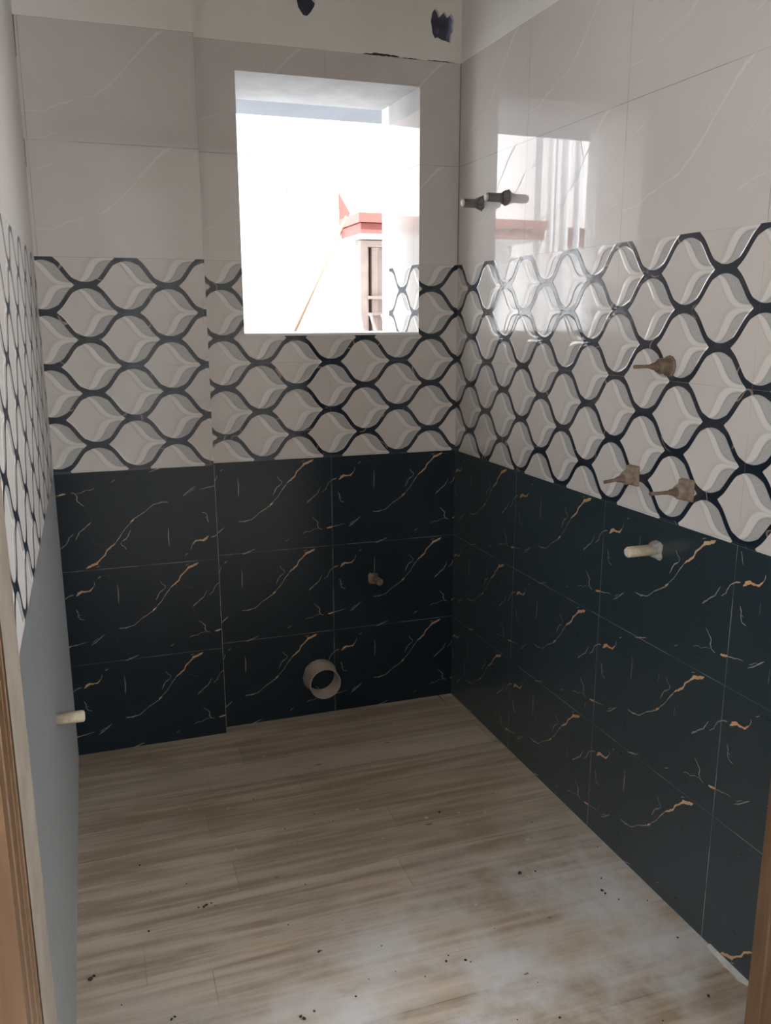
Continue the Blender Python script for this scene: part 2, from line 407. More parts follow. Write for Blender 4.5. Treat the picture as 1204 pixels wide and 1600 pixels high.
def add_veins(w, veins, u0, rows, rects, unit, rowh, flips=lambda c, r: False, off=0.0005, jag=0.0016, drop=0.0):
    um0 = min(r[0] for r in rects); um1 = max(r[1] for r in rects)
    c0 = math.floor((um0-u0)/TW)-1; c1 = math.floor((um1-u0)/TW)+1
    for ri, v0 in enumerate(rows):
        for c in range(c0, c1+1):
            fl = flips(c, ri)
            for vi, (mat, pts, wd) in enumerate(veins):
                q = []
                for (x, y) in pts:
                    x *= 0.01; y *= 0.01*rowh/0.30
                    if fl: x, y = TW-x, rowh-y
                    q.append((u0+c*TW+x, v0+y))
                for quad in ribbon(q, [k*0.001*unit for k in wd], jag, vi*13+1, 3):
                    for r in rects:
                        cl = clip(quad, r)
                        if cl: w.poly(cl, mat, off + (vi % 5)*0.00004)

Z3, Z5, Z7, ZC = 0.8946, 1.5005, 2.10, 2.78
WL, WR, WB, WT = -0.7024, -0.1349, 1.2866, 2.0241
SX, LX, D = -0.8186, -1.2782, 0.0394
DARK_B = mat_dark('black_marble_tile_back', -0.436)
DARK_L = mat_dark('black_marble_tile_left', -0.415, False, 0.45, 0.55, 0.42, ior=1.5)
DARK_R = mat_dark('black_marble_tile_right', 0.434, False, 0.24, 0.30, 0.15, (0.014, 0.023, 0.027), (0.021, 0.036, 0.043), 1.5)
DARK_C = mat_dark('black_marble_tile_column', -1.278, True)
PAT_B = mat_pattern('ribbon_pattern_tile_back', -0.436, -0.430, 0.08, 1.5)
PAT_C = mat_pattern('ribbon_pattern_tile_column', -1.278, -1.0370, 0.08, 1.5)
PAT_R = mat_pattern('ribbon_pattern_tile_right', 0.434, 0.449)
PAT_L = mat_pattern('ribbon_pattern_tile_left', -0.415, -0.415, 0.42, 1.5)
PL_B = mat_plain('plain_marble_tile_back', -0.436, 0.03, 1.48)
PL_C = mat_plain('plain_marble_tile_column', -1.2686, 0.03, 1.48)
PL_R = mat_plain('plain_marble_tile_right', 0.434)
PL_L = mat_plain('plain_marble_tile_left', -0.415, 0.40, 1.5)
for m_, w_ in ((DARK_R, 0.5), (PAT_R, 0.5), (PL_R, 0.35)):      # dusty film over the glaze of the right wall
    b_ = m_.node_tree.nodes['Principled BSDF']
    b_.inputs['Coat Weight'].default_value = w_; b_.inputs['Coat Roughness'].default_value = 0.36
DROWS = [0.0, ROW, 2*ROW]; LROWS = [1.5, 1.8]

# ------------------------------------------------------------------ back wall
w = Wall((0, 0, 0), (1, 0, 0), (0, -1, 0))
XR = 0.0
w.rect(SX, XR, 0, Z3, DARK_B)
w.rect(SX, WL, Z3, Z5, PAT_B); w.rect(WR, XR, Z3, Z5, PAT_B); w.rect(WL, WR, Z3, WB, PAT_B)
w.rect(SX, WL, Z5, Z7, PL_B); w.rect(WR, XR, Z5, Z7, PL_B); w.rect(WL, WR, WT, Z7, PL_B)
# painted part with two chipped openings for the electrical boxes
def blob(cx, cz, pts): return [(cx+a*0.001, cz+b_*0.001) for a, b_ in pts]
holeA = blob(-0.49, 2.214, [(-26,10),(-22,-8),(-8,-27),(4,-28),(16,-16),(28,3),(30,11),(22,18),(20,34),(4,40),(-10,38),(-22,28)])
holeB = blob(-0.066, 2.201, [(-32,30),(-36,8),(-33,-6),(-30,-24),(-22,-38),(-14,-34),(0,-40),(14,-42),(30,-46),(32,-20),(38,-12),(37,6),(40,20),(36,28),(31,36),(22,26),(15,34),(8,40),(0,30),(-6,24),(-12,38),(-20,46),(-28,38)])
outer = [(SX, Z7), (XR, Z7), (XR, ZC), (SX, ZC)]
loops = [[Vector((p[0], p[1], 0)) for p in l] for l in (outer, holeA, holeB)]
flat = [p for l in (outer, holeA, holeB) for p in l]
for t in tessellate_polygon(loops):
    w.poly([flat[i] for i in t], PAINT, 0)
for h in (holeA, holeB):
    for i in range(len(h)):
        a, b_ = h[i], h[(i+1) % len(h)]
        w.mb.face([w.P(*a), w.P(*b_), w.P(*b_, -0.012), w.P(*a, -0.012)], PAINT)
add_veins(w, VEINS, -0.436, DROWS, [(SX, XR, 0, Z3)], 0.88, ROW)
add_veins(w, LIGHT_VEINS, -0.436, LROWS, [(SX, WL, Z5, Z7), (WR, XR, Z5, Z7), (WL, WR, WT, Z7)], 0.8, 0.30)
# ragged dark gap between the last tile row and the plaster
def gapline(u0, u1, z, tmax, seed, mat=GAP):
    r = random.Random(seed); n = 16; top = []; bot = []
    for i in range(n+1):
        t = i/n; e = math.sin(math.pi*t)**0.5; u = u0+(u1-u0)*t
        top.append((u, z+tmax*e*(0.4+0.6*r.random()))); bot.append((u, z-tmax*0.3*e*r.random()))
    for i in range(n): w.poly([bot[i], bot[i+1], top[i+1], top[i]], mat, 0.0006)
GROUTD = mat_simple('dark_corner_grout', (0.10, 0.09, 0.085), (0.2, 0.18, 0.17), 0.9, 20)
w.poly([(-0.0022, Z5), (-0.0002, Z5), (-0.0002, Z7), (-0.0022, Z7)], GROUTD, 0.0007)
gapline(-0.32, -0.20, 2.1005, 0.007, 3); gapline(-0.20, -0.135, 2.099, 0.003, 4); gapline(-0.115, -0.02, 2.0995, 0.003, 5)
# tiled and plastered window reveal (the opening goes through the wall)
T1, T2 = 0.262, 0.325
def reveal_right(y0, y1, z0, z1, mat, x=WR):
    pts = [(x+(-0.147+0.1349)*y0/T1, y0, z0), (x+(-0.147+0.1349)*y1/T1, y1, z0), (x+(-0.147+0.1349)*y1/T1, y1, z1), (x+(-0.147+0.1349)*y0/T1, y0, z1)]
    uo = 0.449+0.03
    w.mb.face(pts[::-1], mat, [(uo-p[1], p[2]) for p in pts[::-1]])
PAT_V = mat_pattern('ribbon_pattern_tile_reveal', 0.434, 0.449, 0.05, 1.38); PL_V = mat_plain('plain_marble_tile_reveal', 0.434, 0.03, 1.38)
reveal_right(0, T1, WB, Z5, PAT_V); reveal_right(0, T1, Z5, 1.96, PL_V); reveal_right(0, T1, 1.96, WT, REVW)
for y0, y1, z0, z1, mt in ((0, T1, WB, Z5, PAT_L), (0, T1, Z5, WT, PL_L)):
    pts = [(WL, y0, z0), (WL, y1, z0), (WL, y1, z1), (WL, y0, z1)]
    w.mb.face(pts, mt, [(p[1]-0.2, p[2]) for p in pts])
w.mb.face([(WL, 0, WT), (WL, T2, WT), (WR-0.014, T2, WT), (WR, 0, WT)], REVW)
w.mb.face([(WR-0.012, T1, WB), (WR-0.015, T2, WB), (WR-0.015, T2, WT), (WR-0.012, T1, WT)][::-1], WHITE)
w.mb.face([(WL, T1, WB), (WL, T2, WB), (WL, T2, WT), (WL, T1, WT)], WHITE)
# outside face; its unseen upper part is raised to cut sky light
ol, orr, WH = -5.0, 5.0, 8.0
for a, b_, z0, z1 in ((ol, WL, -3, WH), (WR-0.015, orr, -3, WH), (WL, WR-0.015, -3, WB), (WL, WR-0.015, WT, WH)):
    w.mb.face([(b_, T2, z0), (a, T2, z0), (a, T2, z1), (b_, T2, z1)], FACADE)
w.mb.face([(ol, 0.01, ZC), (orr, 0.01, ZC), (orr, T2, WH), (ol, T2, WH)], OUTWALL)
struct(w.mb.build('wall_back'))
# protruding column of tiles on the left part of the back wall
w = Wall((0, -D, 0), (1, 0, 0), (0, -1, 0)); wb = w
w.rect(LX, SX, 0, Z3, DARK_C); w.rect(LX, SX, Z3, Z5, PAT_C); w.rect(LX, SX, Z5, Z7, PL_C); w.rect(LX, SX, Z7, ZC, PAINT)
add_veins(w, VEINS, -1.270, DROWS, [(LX, SX, 0, Z3)], 0.88, ROW, flips=lambda c, r: r == 2)
add_veins(w, LIGHT_VEINS, -1.278, LROWS, [(LX, SX, Z5, Z7)], 0.8, 0.30)
w.poly([(LX+0.0005, 2.0), (LX+0.0025, 2.0), (LX+0.0035, 2.1), (LX+0.0005, 2.1)], GROUTD, 0.0007)
w.poly([(LX+0.0015, 1.73), (LX+0.003, 1.73), (LX+0.003, 1.80), (LX+0.0015, 1.80)], GROUTD, 0.0007)
for z0, z1, mt in ((0, Z3, DARK_C), (Z3, Z5, PL_C), (Z5, Z7, PL_C), (Z7, ZC, PAINT)):
    w.mb.face([(SX, -D, z0), (SX, 0, z0), (SX, 0, z1), (SX, -D, z1)], mt, [(-1.25, z0), (-1.21, z0), (-1.21, z1), (-1.25, z1)])
w.mb.face([(SX, -D-0.0006, 0), (SX+0.0015, -D-0.0006, 0), (SX+0.0015, -D-0.0006, Z3), (SX, -D-0.0006, Z3)], DIRTW)
struct(w.mb.build('wall_back_column'))
# window sill
mb = MB(); mb.box(WL+0.001, WR-0.001, -0.003, T1, WB-0.006, WB+0.001, WHITE); mb.box(WL+0.001, WR-0.015, T1, T2+0.03, WB-0.03, WB+0.001, WHITE)
struct(mb.build('window_1'))
# concrete sunshade over the window, outside
mb = MB(); mb.box(WL-0.35, WR+0.25, T2, 0.525, WT, WT+0.09, SOFFIT); struct(mb.build('trim_1', bevel=0.004))

# ------------------------------------------------------------------ right wall
KR = 0.0234
dr = Vector((KR, -1, 0)).normalized()
w = Wall((0, 0, 0), dr, (-1, -KR, 0)); wr_ = w
RE = 1.64
w.rect(0, RE, 0, Z3, DARK_R); w.rect(0, RE, Z3, Z5, PAT_R); w.rect(0, RE, Z5, Z7, PL_R); w.rect(0, RE, Z7, ZC, PAINT)
add_veins(w, VEINS, 0.434, DROWS, [(0, RE, 0, Z3)], 1.0, ROW, flips=lambda c, r: c >= 2 and r == 0)
add_veins(w, LIGHT_VEINS, 0.434, LROWS, [(0, RE, Z5, Z7)], 0.8, 0.30)
# thin scratches and grout smears on the dark tiles
r = random.Random(21)
for i in range(16):
    u = r.uniform(0.1, 1.45); v = r.uniform(0.05, 0.86); l = r.uniform(0.004, 0.016)*(0.6+u)
    q = [(u-0.0004, v), (u+0.0004, v), (u+0.0006, v+l), (u-0.0002, v+l)]
    w.poly(q, DIRTW, 0.0009)
w.poly([(0.112, 0.115), (0.1135, 0.115), (0.1135, 0.185), (0.1125, 0.185)], DIRTW, 0.0009)
w.poly([(1.352, 0.862), (1.355, 0.858), (1.348, 0.885), (1.345, 0.885)], DIRTW, 0.0009)
struct(w.mb.build('wall_right'))

# ------------------------------------------------------------------ left wall
KL = 0.0065
dl = Vector((-KL, 1, 0)).normalized()
LE = -1.48
OL = Vector((LX, 0, 0))
w = Wall(OL, dl, (1, KL, 0)); wl_ = w
w.rect(LE, 0, 0, Z3, DARK_L); w.rect(LE, 0, Z3, Z5, PAT_L); w.rect(LE, 0, Z5, Z7, PL_L); w.rect(LE, 0, Z7, ZC, PAINT)
w.rect(-1.64, LE, 0, ZC, CEMENT)
struct(w.mb.build('wall_left'))

# ------------------------------------------------------------------ front wall with doorway, hall behind
mb = MB()
FY0, FY1 = -1.76, -1.62
mb.box(-2.6, -1.335, FY0, FY1, 0, ZC, PAINT); mb.box(-0.045, 1.2, FY0, FY1, 0, ZC, PAINT); mb.box(-1.335, -0.045, FY0, FY1, 2.16, ZC, PAINT)
struct(mb.build('wall_front'))
# wooden door frame: a moulded profile on each side, a head on top
def jamb_profile(xo, sgn):
    # x measured from the outer edge towards the opening
    K = [(0.066, 0), (0.066, 0.030), (0.063, 0.032), (0.063, 0.037), (0.066, 0.039), (0.066, 0.062), (0.064, 0.064), (0.064, 0.070),
         (0.066, 0.072), (0.066, 0.105), (0.0625, 0.107), (0.0625, 0.118), (0.066, 0.120), (0.066, 0.150)]
    return [(0, FY1)]+[(x, FY1-y) for x, y in K]+[(0, FY1-0.150)]
frame_e = empty('door_1', (-0.69, FY1, 0), 'varnished brown wooden door frame around the doorway', 'door frame')
frame_e['kind'] = 'structure'; del frame_e['label']; del frame_e['category']
for nm, xo, sg, z1 in (('jamb', -1.3345, 1, 2.10), ('jamb', -0.0455, -1, 2.10)):
    mb = MB(); pr = [(xo+sg*x, y) for x, y in jamb_profile(xo, sg)]
    if sg < 0: pr = [(x+(0.0 if abs(x-xo) < 1e-6 else 0.0), y) for x, y in pr]
    n = len(pr)
    for i in range(n):
        a, b_ = pr[i], pr[(i+1) % n]
        mb.face([(a[0], a[1], 0.002), (b_[0], b_[1], 0.002), (b_[0], b_[1], z1), (a[0], a[1], z1)], WOOD)
    mb.face([(p[0], p[1], z1) for p in pr], WOOD); mb.face([(p[0], p[1], 0.002) for p in pr], WOOD)
    o = mb.build(nm, merge=True); o.parent = frame_e; o.matrix_parent_inverse = Matrix.Translation((0.69, -FY1, 0))
mb = MB(); mb.box(-1.3335, -0.046, FY1-0.15, FY1, 2.10, 2.158, WOOD); o = mb.build('head_rail', merge=True, bevel=0.003)
o.parent = frame_e; o.matrix_parent_inverse = Matrix.Translation((0.69, -FY1, 0))

HX0, HX1, HY = -2.6, 1.2, -5.6
HALL = mat_simple('hall_wall_paint', (0.52, 0.49, 0.45), (0.56, 0.53, 0.48), 0.8, 2)
def side_wall(name, x0, x1, oy0, oy1, oz0, oz1):  # unseen opening in each hall side, added so sky light fills the room
    mb = MB(); mb.box(x0, x1, HY, oy0, 0, ZC, HALL); mb.box(x0, x1, oy1, FY1, 0, ZC, HALL)
    mb.box(x0, x1, oy0, oy1, 0, oz0, HALL); mb.box(x0, x1, oy0, oy1, oz1, ZC, HALL); struct(mb.build(name))
side_wall('wall_hall_left', HX0-0.1, HX0, -4.1, -2.8, 0.8, 2.1)
side_wall('wall_hall_right', HX1, HX1+0.1, -5.0, -2.8, 0.6, 2.3)
mb = MB(); mb.box(HX0, HX1, HY-0.15, HY, 0, ZC, HALL); mb.box(-1.0, -0.4, HY, HY+0.04, 0, 2.4, WHITE)
struct(mb.build('wall_hall_front'))
mb = MB(); mb.box(HX0-0.1, HX1+0.1, HY-0.15, 0.0, ZC, ZC+0.12, PAINT); struct(mb.build('ceiling'))

# ------------------------------------------------------------------ floor
mb = MB()
q = [(HX0, HY), (HX1, HY), (HX1, 0.0), (HX0, 0.0)]
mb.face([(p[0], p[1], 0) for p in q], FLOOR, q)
mb.box(HX0, HX1, HY-0.15, 0.0, -0.15, -0.001, GROUND)
def ground(u, v, z=0.0):
    d = FW + RT*((u-602)/FPX) - UP*((v-800)/FPX); t = (z-CAM.z)/d.z; return CAM+d*t
def splash(px, py, rad, mat, seed, el=1.0, ang=0.0):
    c_ = ground(px, py); rr = random.Random(seed); n = 9; pts = []
    for i in range(n):
        a = 2*math.pi*i/n; k = rad*(0.7+0.6*rr.random()); x, y = math.cos(a)*k*el, math.sin(a)*k
        pts.append((c_.x+x*math.cos(ang)-y*math.sin(ang), c_.y+x*math.sin(ang)+y*math.cos(ang), 0.0006))
    mb.face(pts, mat, [(p[0], p[1]) for p in pts])
white_spots = [(824,1312,.006),(731,1288,.004),(716,1270,.004),(758,1269,.004),(412,1182,.005),(475,1148,.004),(616,1129,.005),(649,1145,.004),(356,1192,.0035),(267,1223,.004),(296,1264,.003),(356,1263,.0035),(467,1222,.003),(488,1223,.003),(545,1267,.0035),(558,1265,.004),(666,1278,.006),(368,1328,.004),(743,1414,.004),(808,1459,.0035),(714,1484,.003),(761,1494,.003),(520,1229,.0025),(564,1233,.0025),(617,1215,.0025),(484,1235,.002),(520,1197,.002),(330,1243,.002),(598,1310,.003),(632,1320,.003),(460,1317,.002),(414,1464,.003),(824,1369,.004),(768,1340,.003)]
for i, (a, b_, rd) in enumerate(white_spots): splash(a, b_, rd*0.85, WSPLASH, i, 1.3)
dark_smears = [(425,1345,.006,3.5),(432,1371,.008,2.5),(337,1415,.006,3),(770,1240,.006,3),(858,1434,.009,2.2),(605,1160,.01,3),(497,1195,.01,4),(670,1288,.012,3.5),(448,1178,.008,3),(822,1522,.010,2),(500,1486,.008,2.5)]
STAIN = mat_simple('brown_floor_stain', (0.14, 0.105, 0.08), (0.2, 0.16, 0.125), 0.5, 60)
for i, (a, b_, rd, el) in enumerate(dark_smears): splash(a, b_, rd*0.27, STAIN, 50+i, el)
# fine crack in the grout at the far right corner
a = ground(683, 1086); b_ = ground(696, 1099)
mb.face([(a.x, a.y, .0008), (a.x+.004, a.y, .0008), (b_.x+.001, b_.y, .0008), (b_.x, b_.y, .0008)], GAP)
# pale mortar left along the foot of the right wall near the doorway
rr = random.Random(5); pts = []
for i in range(14):
    t = i/13; y = -1.36-0.27*t; xw = KR*-y
    pts.append((xw-0.002-0.012*rr.random()-0.012*t, y))
for i in range(13):
    (x0, y0), (x1, y1) = pts[i], pts[i+1]
    mb.face([(x0, y0, .001), (KR*-y0, y0, .004), (KR*-y1, y1, .004), (x1, y1, .001)], WSPLASH)
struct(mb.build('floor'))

# ------------------------------------------------------------------ soil pipe
def tube(mb, c0, c1, r0, r1, mat, n=32, wall=0.0, endmat=None, inner_mat=None, smooth=True, wob=0.0, seed=0):
    """tube from c0 to c1 (hollow when wall > 0)"""
    c0, c1 = Vector(c0), Vector(c1); ax = (c1-c0).normalized()
    s = ax.cross(Vector((0, 0, 1))); s = s.normalized() if s.length > 1e-4 else Vector((1, 0, 0)); t = ax.cross(s)
    rr = random.Random(seed); wv = [1+(rr.random()-0.5)*wob for _ in range(n)]
    def ring(c, r): return [c+(s*math.cos(2*math.pi*i/n)+t*math.sin(2*math.pi*i/n))*r*wv[i] for i in range(n)]
    A, B = ring(c0, r0), ring(c1, r1)
    for i in range(n):
        j = (i+1) % n; mb.face([A[i], A[j], B[j], B[i]], mat, smooth=smooth)
    if wall > 0:
        Bi = ring(c1, r1-wall); Ai = ring(c0, r0-wall); im = inner_mat or mat
        for i in range(n):
            j = (i+1) % n
            mb.face([B[i], B[j], Bi[j], Bi[i]], endmat or mat); mb.face([Bi[i], Bi[j], Ai[j], Ai[i]], im, smooth=smooth)
        mb.face(Ai, im)
    else:
        mb.face(B, endmat or mat); mb.face(A[::-1], mat)
def lathe(mb, c0, ax, prof, mat, n=20, wob=0.0, seed=0, smooth=True, caps=True):
    """prof: list of (distance along axis, radius)"""
    c0 = Vector(c0); ax = Vector(ax).normalized()
    s = ax.cross(Vector((0, 0, 1))); s = s.normalized() if s.length > 1e-4 else Vector((1, 0, 0)); t = ax.cross(s)
    rr = random.Random(seed)
    rings = []
    for d, r_ in prof:
        rings.append([c0+ax*d+(s*math.cos(2*math.pi*i/n)+t*math.sin(2*math.pi*i/n))*r_*(1+(rr.random()-0.5)*wob) for i in range(n)])
    for a, b_ in zip(rings, rings[1:]):
        for i in range(n):
            j = (i+1) % n; mb.face([a[i], a[j], b_[j], b_[i]], mat, smooth=smooth)
    if caps: mb.face(rings[-1], mat); mb.face(rings[0][::-1], mat)
def onplane(u, v, y):
    d = FW + RT*((u-602)/FPX) - UP*((v-800)/FPX); return CAM+d*((y-CAM.y)/d.y)
tip = onplane(508.4, 1068.9, -0.073)
e = empty('soil_pipe', (tip.x, 0, tip.z), 'wide grey drain pipe end sticking out low on the back wall', 'pipe')
mb = MB(); tube(mb, (0, 0.12, 0), (0, -0.073, 0), 0.053, 0.053, GREYPIPE, 48, 0.0032, PIPEEND, GREYPIPE)
mb.build('pipe', e, merge=True)
mb = MB(); lathe(mb, (0, 0.001, 0), (0, -1, 0), [(0, 0.053), (0.0, 0.061), (0.004, 0.056), (0.006, 0.0525)], MORTAR, 28, 0.06, 3, caps=False)
mb.build('mortar_ring', e, merge=True)

# ------------------------------------------------------------------ capped water outlets
def outlet(name, base, ax, kind, label, group, L, seed, tilt=(0, 0, 0)):
    ax = (Vector(ax)+Vector(tilt)).normalized()
    e = empty(name, base, label, 'pipe outlet', group)
    z = Vector((0, 0, 0))
    if kind in ('cone', 'cone_square'):
        mb = MB(); lathe(mb, z, ax, [(-0.01, 0.012), (0.028, 0.0115), (0.036, 0.0085), (0.046, 0.006), (0.05, 0.0042), (L*0.7, 0.0038), (L, 0.0042)], BROWNPIPE, 16, 0.12, seed)
        mb.build('plug', e, merge=True)
        mb = MB(); lathe(mb, z, ax, [(0.0, 0.0205), (0.004, 0.0195), (0.012, 0.0165), (0.018, 0.0172), (0.024, 0.0165), (0.031, 0.0125)], BROWNPIPE if kind == 'cone' else TANM, 18, 0.10, seed+1)
        mb.build('collar', e, merge=True)
        if kind == 'cone_square':
            mb = MB(); q = 0.0215
            s = ax.cross(Vector((0, 0, 1))).normalized(); t = Vector((0, 0, 1))
            rr = random.Random(seed)
            P = lambda a, b_, d: s*a+t*b_+ax*d
            A = [P(-q, -q, 0.0), P(q, -q*1.1, 0.0), P(q, q*1.2, 0.0), P(-q, q*1.25, 0.0)]
            B = [P(-q*.85, -q*.8, 0.012), P(q*.9, -q*.85, 0.012), P(q*.85, q*1.1, 0.013), P(-q*.9, q*1.15, 0.013)]
            for i in range(4):
                j = (i+1) % 4; mb.face([A[i], A[j], B[j], B[i]], TANM)
            mb.face(B, TANM); mb.face(A[::-1], TANM)
            mb.build('mortar_patch', e, merge=True, bevel=0.002)
        else:
            mb = MB(); s = ax.cross(Vector((0, 0, 1))).normalized(); rr = random.Random(seed+5)
            n = 12; A = []; B = []
            for i in range(n):
                a = 2*math.pi*i/n; k = 0.0255/max(abs(math.cos(a)), abs(math.sin(a)), 0.78)*0.85*(0.92+0.2*rr.random())
                A.append(s*math.cos(a)*k+Vector((0, 0, 1))*math.sin(a)*k); B.append(A[-1]*0.9+ax*0.003)
            for i in range(n):
                j = (i+1) % n; mb.face([A[i], A[j], B[j], B[i]], BROWNPIPE)
            mb.face(B, TANM); mb.build('mortar_patch', e, merge=True)
    else:
        R_ = 0.0125
        mb = MB(); lathe(mb, z, ax, [(-0.01, R_), (L-0.006, R_), (L-0.003, R_*0.98), (L, R_*0.8)], {'grey': GREYDK, 'tan': TANM}.get(kind, CREAMPIPE), 18, 0.05, seed)
        mb.build('pipe', e, merge=True)
        s = ax.cross(Vector((0, 0, 1))).normalized(); t = Vector((0, 0, 1)); mb = MB(); rr = random.Random(seed)
        q = 0.021; n = 16; A = []; B = []; Cc = []
        for i in range(n):
            a = 2*math.pi*(i+0.5)/n; k = q/max(abs(math.cos(a)), abs(math.sin(a)))*(0.86+0.28*rr.random())
            A.append(s*math.cos(a)*k+t*math.sin(a)*k); B.append(A[-1]*0.92+ax*0.002)
            Cc.append((s*math.cos(a)+t*math.sin(a))*0.0145+ax*(0.012+0.008*rr.random()))
        mt = {'grey': GREYDK, 'tan': TANM}.get(kind, MORTAR)
        for i in range(n):
            j = (i+1) % n; mb.face([A[i], A[j], B[j], B[i]], mt); mb.face([B[i], B[j], Cc[j], Cc[i]], mt)
        mb.face(Cc, mt); mb.face(A[::-1], mt)
        if kind != 'bare': mb.build('mortar_patch', e, merge=True)
        if kind == 'grey':
            mb = MB(); lathe(mb, ax*(L-0.001), ax, [(0, R_*0.9), (0.005, R_*0.7)], TAPE, 14); mb.build('cap', e, merge=True); 
        elif kind in ('cream', 'bare'):
            mb = MB(); lathe(mb, ax*(L-0.001), ax, [(0, R_*0.75), (0.002, R_*0.6)], TAPE, 14); mb.build('cap', e, merge=True)
    return e
GREYDK = mat_simple('dull_grey_plastic', (0.17, 0.155, 0.145), (0.11, 0.10, 0.095), 0.6, 40, 0.4)
AR = (-1, 0, 0)
def rw(y): return KR*-y
G = 'capped pipe outlets on the right wall'
outlet('pipe_outlet', (rw(-.160), -.160, 1.671), AR, 'grey', 'grey capped pipe stub nearest the far corner on the plain marble tiles', G, 0.060, 1)
outlet('pipe_outlet', (rw(-.325), -.325, 1.667), AR, 'grey', 'grey pipe stub overlapping the window reflection on the plain marble tiles', G, 0.064, 2)
outlet('pipe_outlet', (rw(-1.088), -1.088, 1.231), AR, 'cone', 'brown cone plug with thin stem, alone high on the patterned tiles', G, 0.088, 3)
outlet('pipe_outlet', (rw(-.991), -.991, .974), AR, 'cone_square', 'muddy plug on the patterned tiles just above the black tiles, farther from the door', G, 0.080, 4, (0, 0.0, -0.12))
outlet('pipe_outlet', (rw(-1.178), -1.178, .974), AR, 'cone_square', 'muddy plug with square pale collar above the black tiles, nearer the door', G, 0.095, 5)
outlet('pipe_outlet', (rw(-1.089), -1.089, .823), AR, 'cream', 'cream pipe stub in a broken mortar patch on the black right wall', G, 0.078, 6)
b3 = onplane(583, 903, 0)
outlet('pipe_outlet', (b3.x, 0, b3.z), (0, -1, 0), 'tan', 'short tan pipe stub on the black back wall, right of the drain pipe', None, 0.045, 7, (0.28, 0, -0.12))
outlet('pipe_outlet', (LX+KL*.883, -.883, .520), (1, 0, 0), 'bare', 'pale pipe stub with square end on the black left wall', None, 0.055, 8)

# ------------------------------------------------------------------ electrical boxes in the painted strip
for cx, cz, lab in ((-0.49, 2.214, 'round dark navy electrical box hole in the plaster above the window'),
                    (-0.066, 2.201, 'ragged dark navy electrical box hole in the plaster beside the corner')):
    e = empty('electrical_box', (cx, 0.012, cz), lab, 'electrical box', 'electrical boxes above the tiles')
    mb = MB(); mb.box(-0.05, 0.05, 0.003, 0.035, -0.055, 0.055, NAVY); mb.build('box', e, merge=True, bevel=0.003)
    mb = MB()
    lathe(mb, (-0.012, 0.0031, -0.01), (0, -1, 0), [(0, 0.008), (0.003, 0.0075), (0.0035, 0.004)], NAVY, 12)
    mb.build('knockout', e, merge=True)

# ------------------------------------------------------------------ crumbs on the floor
crumbs = [(811,1364,.0055),(836,1361,.003),(939,1372,.0028),(940,1391,.004),(945,1396,.003),(966,1405,.0025),(1011,1407,.0025),(727,1500,.0035),(735,1503,.002),(1058,1465,.0028),(1106,1556,.004),(874,1590,.003),(772,1451,.0015),(1035,1595,.002),
 (318,1417,.004),(322,1414,.0045),(330,1411,.0025),(310,1418,.0025),(232,1455,.0035),(141,1530,.006),(147,1525,.004),(218,1352,.003),(291,1381,.002),(235,1393,.0015),(477,1382,.002),(450,1445,.002),(498,1487,.004),(475,1592,.0045),(470,1588,.004),(491,1580,.003),(268,1593,.0035),(273,1589,.003),(190,1570,.002),(556,1557,.003),(697,1502,.0035),(596,1478,.002),(534,1437,.0015),(664,1526,.002),(618,1518,.0015),(249,1116,.0018),(250,1135,.0018),(396,1249,.0022),(491,1272,.0022),(520,1283,.002),(445,1295,.002),(686,1269,.0045),(831,1285,.002),(933,1323,.0018),(700,1493,.002),(840,1535,.0015),(576,1530,.0015),(808,1593,.0018),(1142,1502,.0018)]
made = {}
for i, (px, py, sz) in enumerate(crumbs):
    p = ground(px, py, sz*0.4)
    kind = i % 4
    if kind not in made:
        bm = bmesh.new(); bmesh.ops.create_icosphere(bm, subdivisions=2, radius=1.0)
        rr = random.Random(kind+40)
        ks = [Vector((rr.uniform(-1, 1), rr.uniform(-1, 1), rr.uniform(-1, 1))).normalized() for _ in range(5)]
        for v in bm.verts:
            n_ = v.co.normalized(); k = 1.0
            for q in ks: k -= 0.22*max(0, n_.dot(q))**3
            v.co = n_*k*(0.92+0.16*rr.random()); v.co.z *= 0.6
        me = bpy.data.meshes.new('crumb'); bm.to_mesh(me); bm.free(); me.materials.append(CRUMB); made[kind] = me
    o = bpy.data.objects.new('mortar_crumb', made[kind]); COL.objects.link(o)
    o.location = (p.x, p.y, sz*0.55); o.scale = (sz, sz*0.8, sz); o.rotation_euler = (0, 0, i*1.7)
    col_ = 'left' if p.x < -0.85 else ('right' if p.x > -0.42 else 'middle')
    row_ = 'far' if p.y > -0.75 else ('near' if p.y < -1.15 else 'central')
    lab = 'small dark mortar crumb on the '+row_+' part of the floor, '+{'left': 'towards the left wall', 'right': 'towards the right wall', 'middle': 'midway between the side walls'}[col_]
    if (px, py) == (811, 1364): lab = 'largest dark crumb on the right side of the floor'
    if (px, py) == (141, 1530): lab = 'largest dark crumb on the floor beside the left wall, near the doorway'
    tag(o, lab, 'crumb', 'mortar crumbs scattered on the floor')

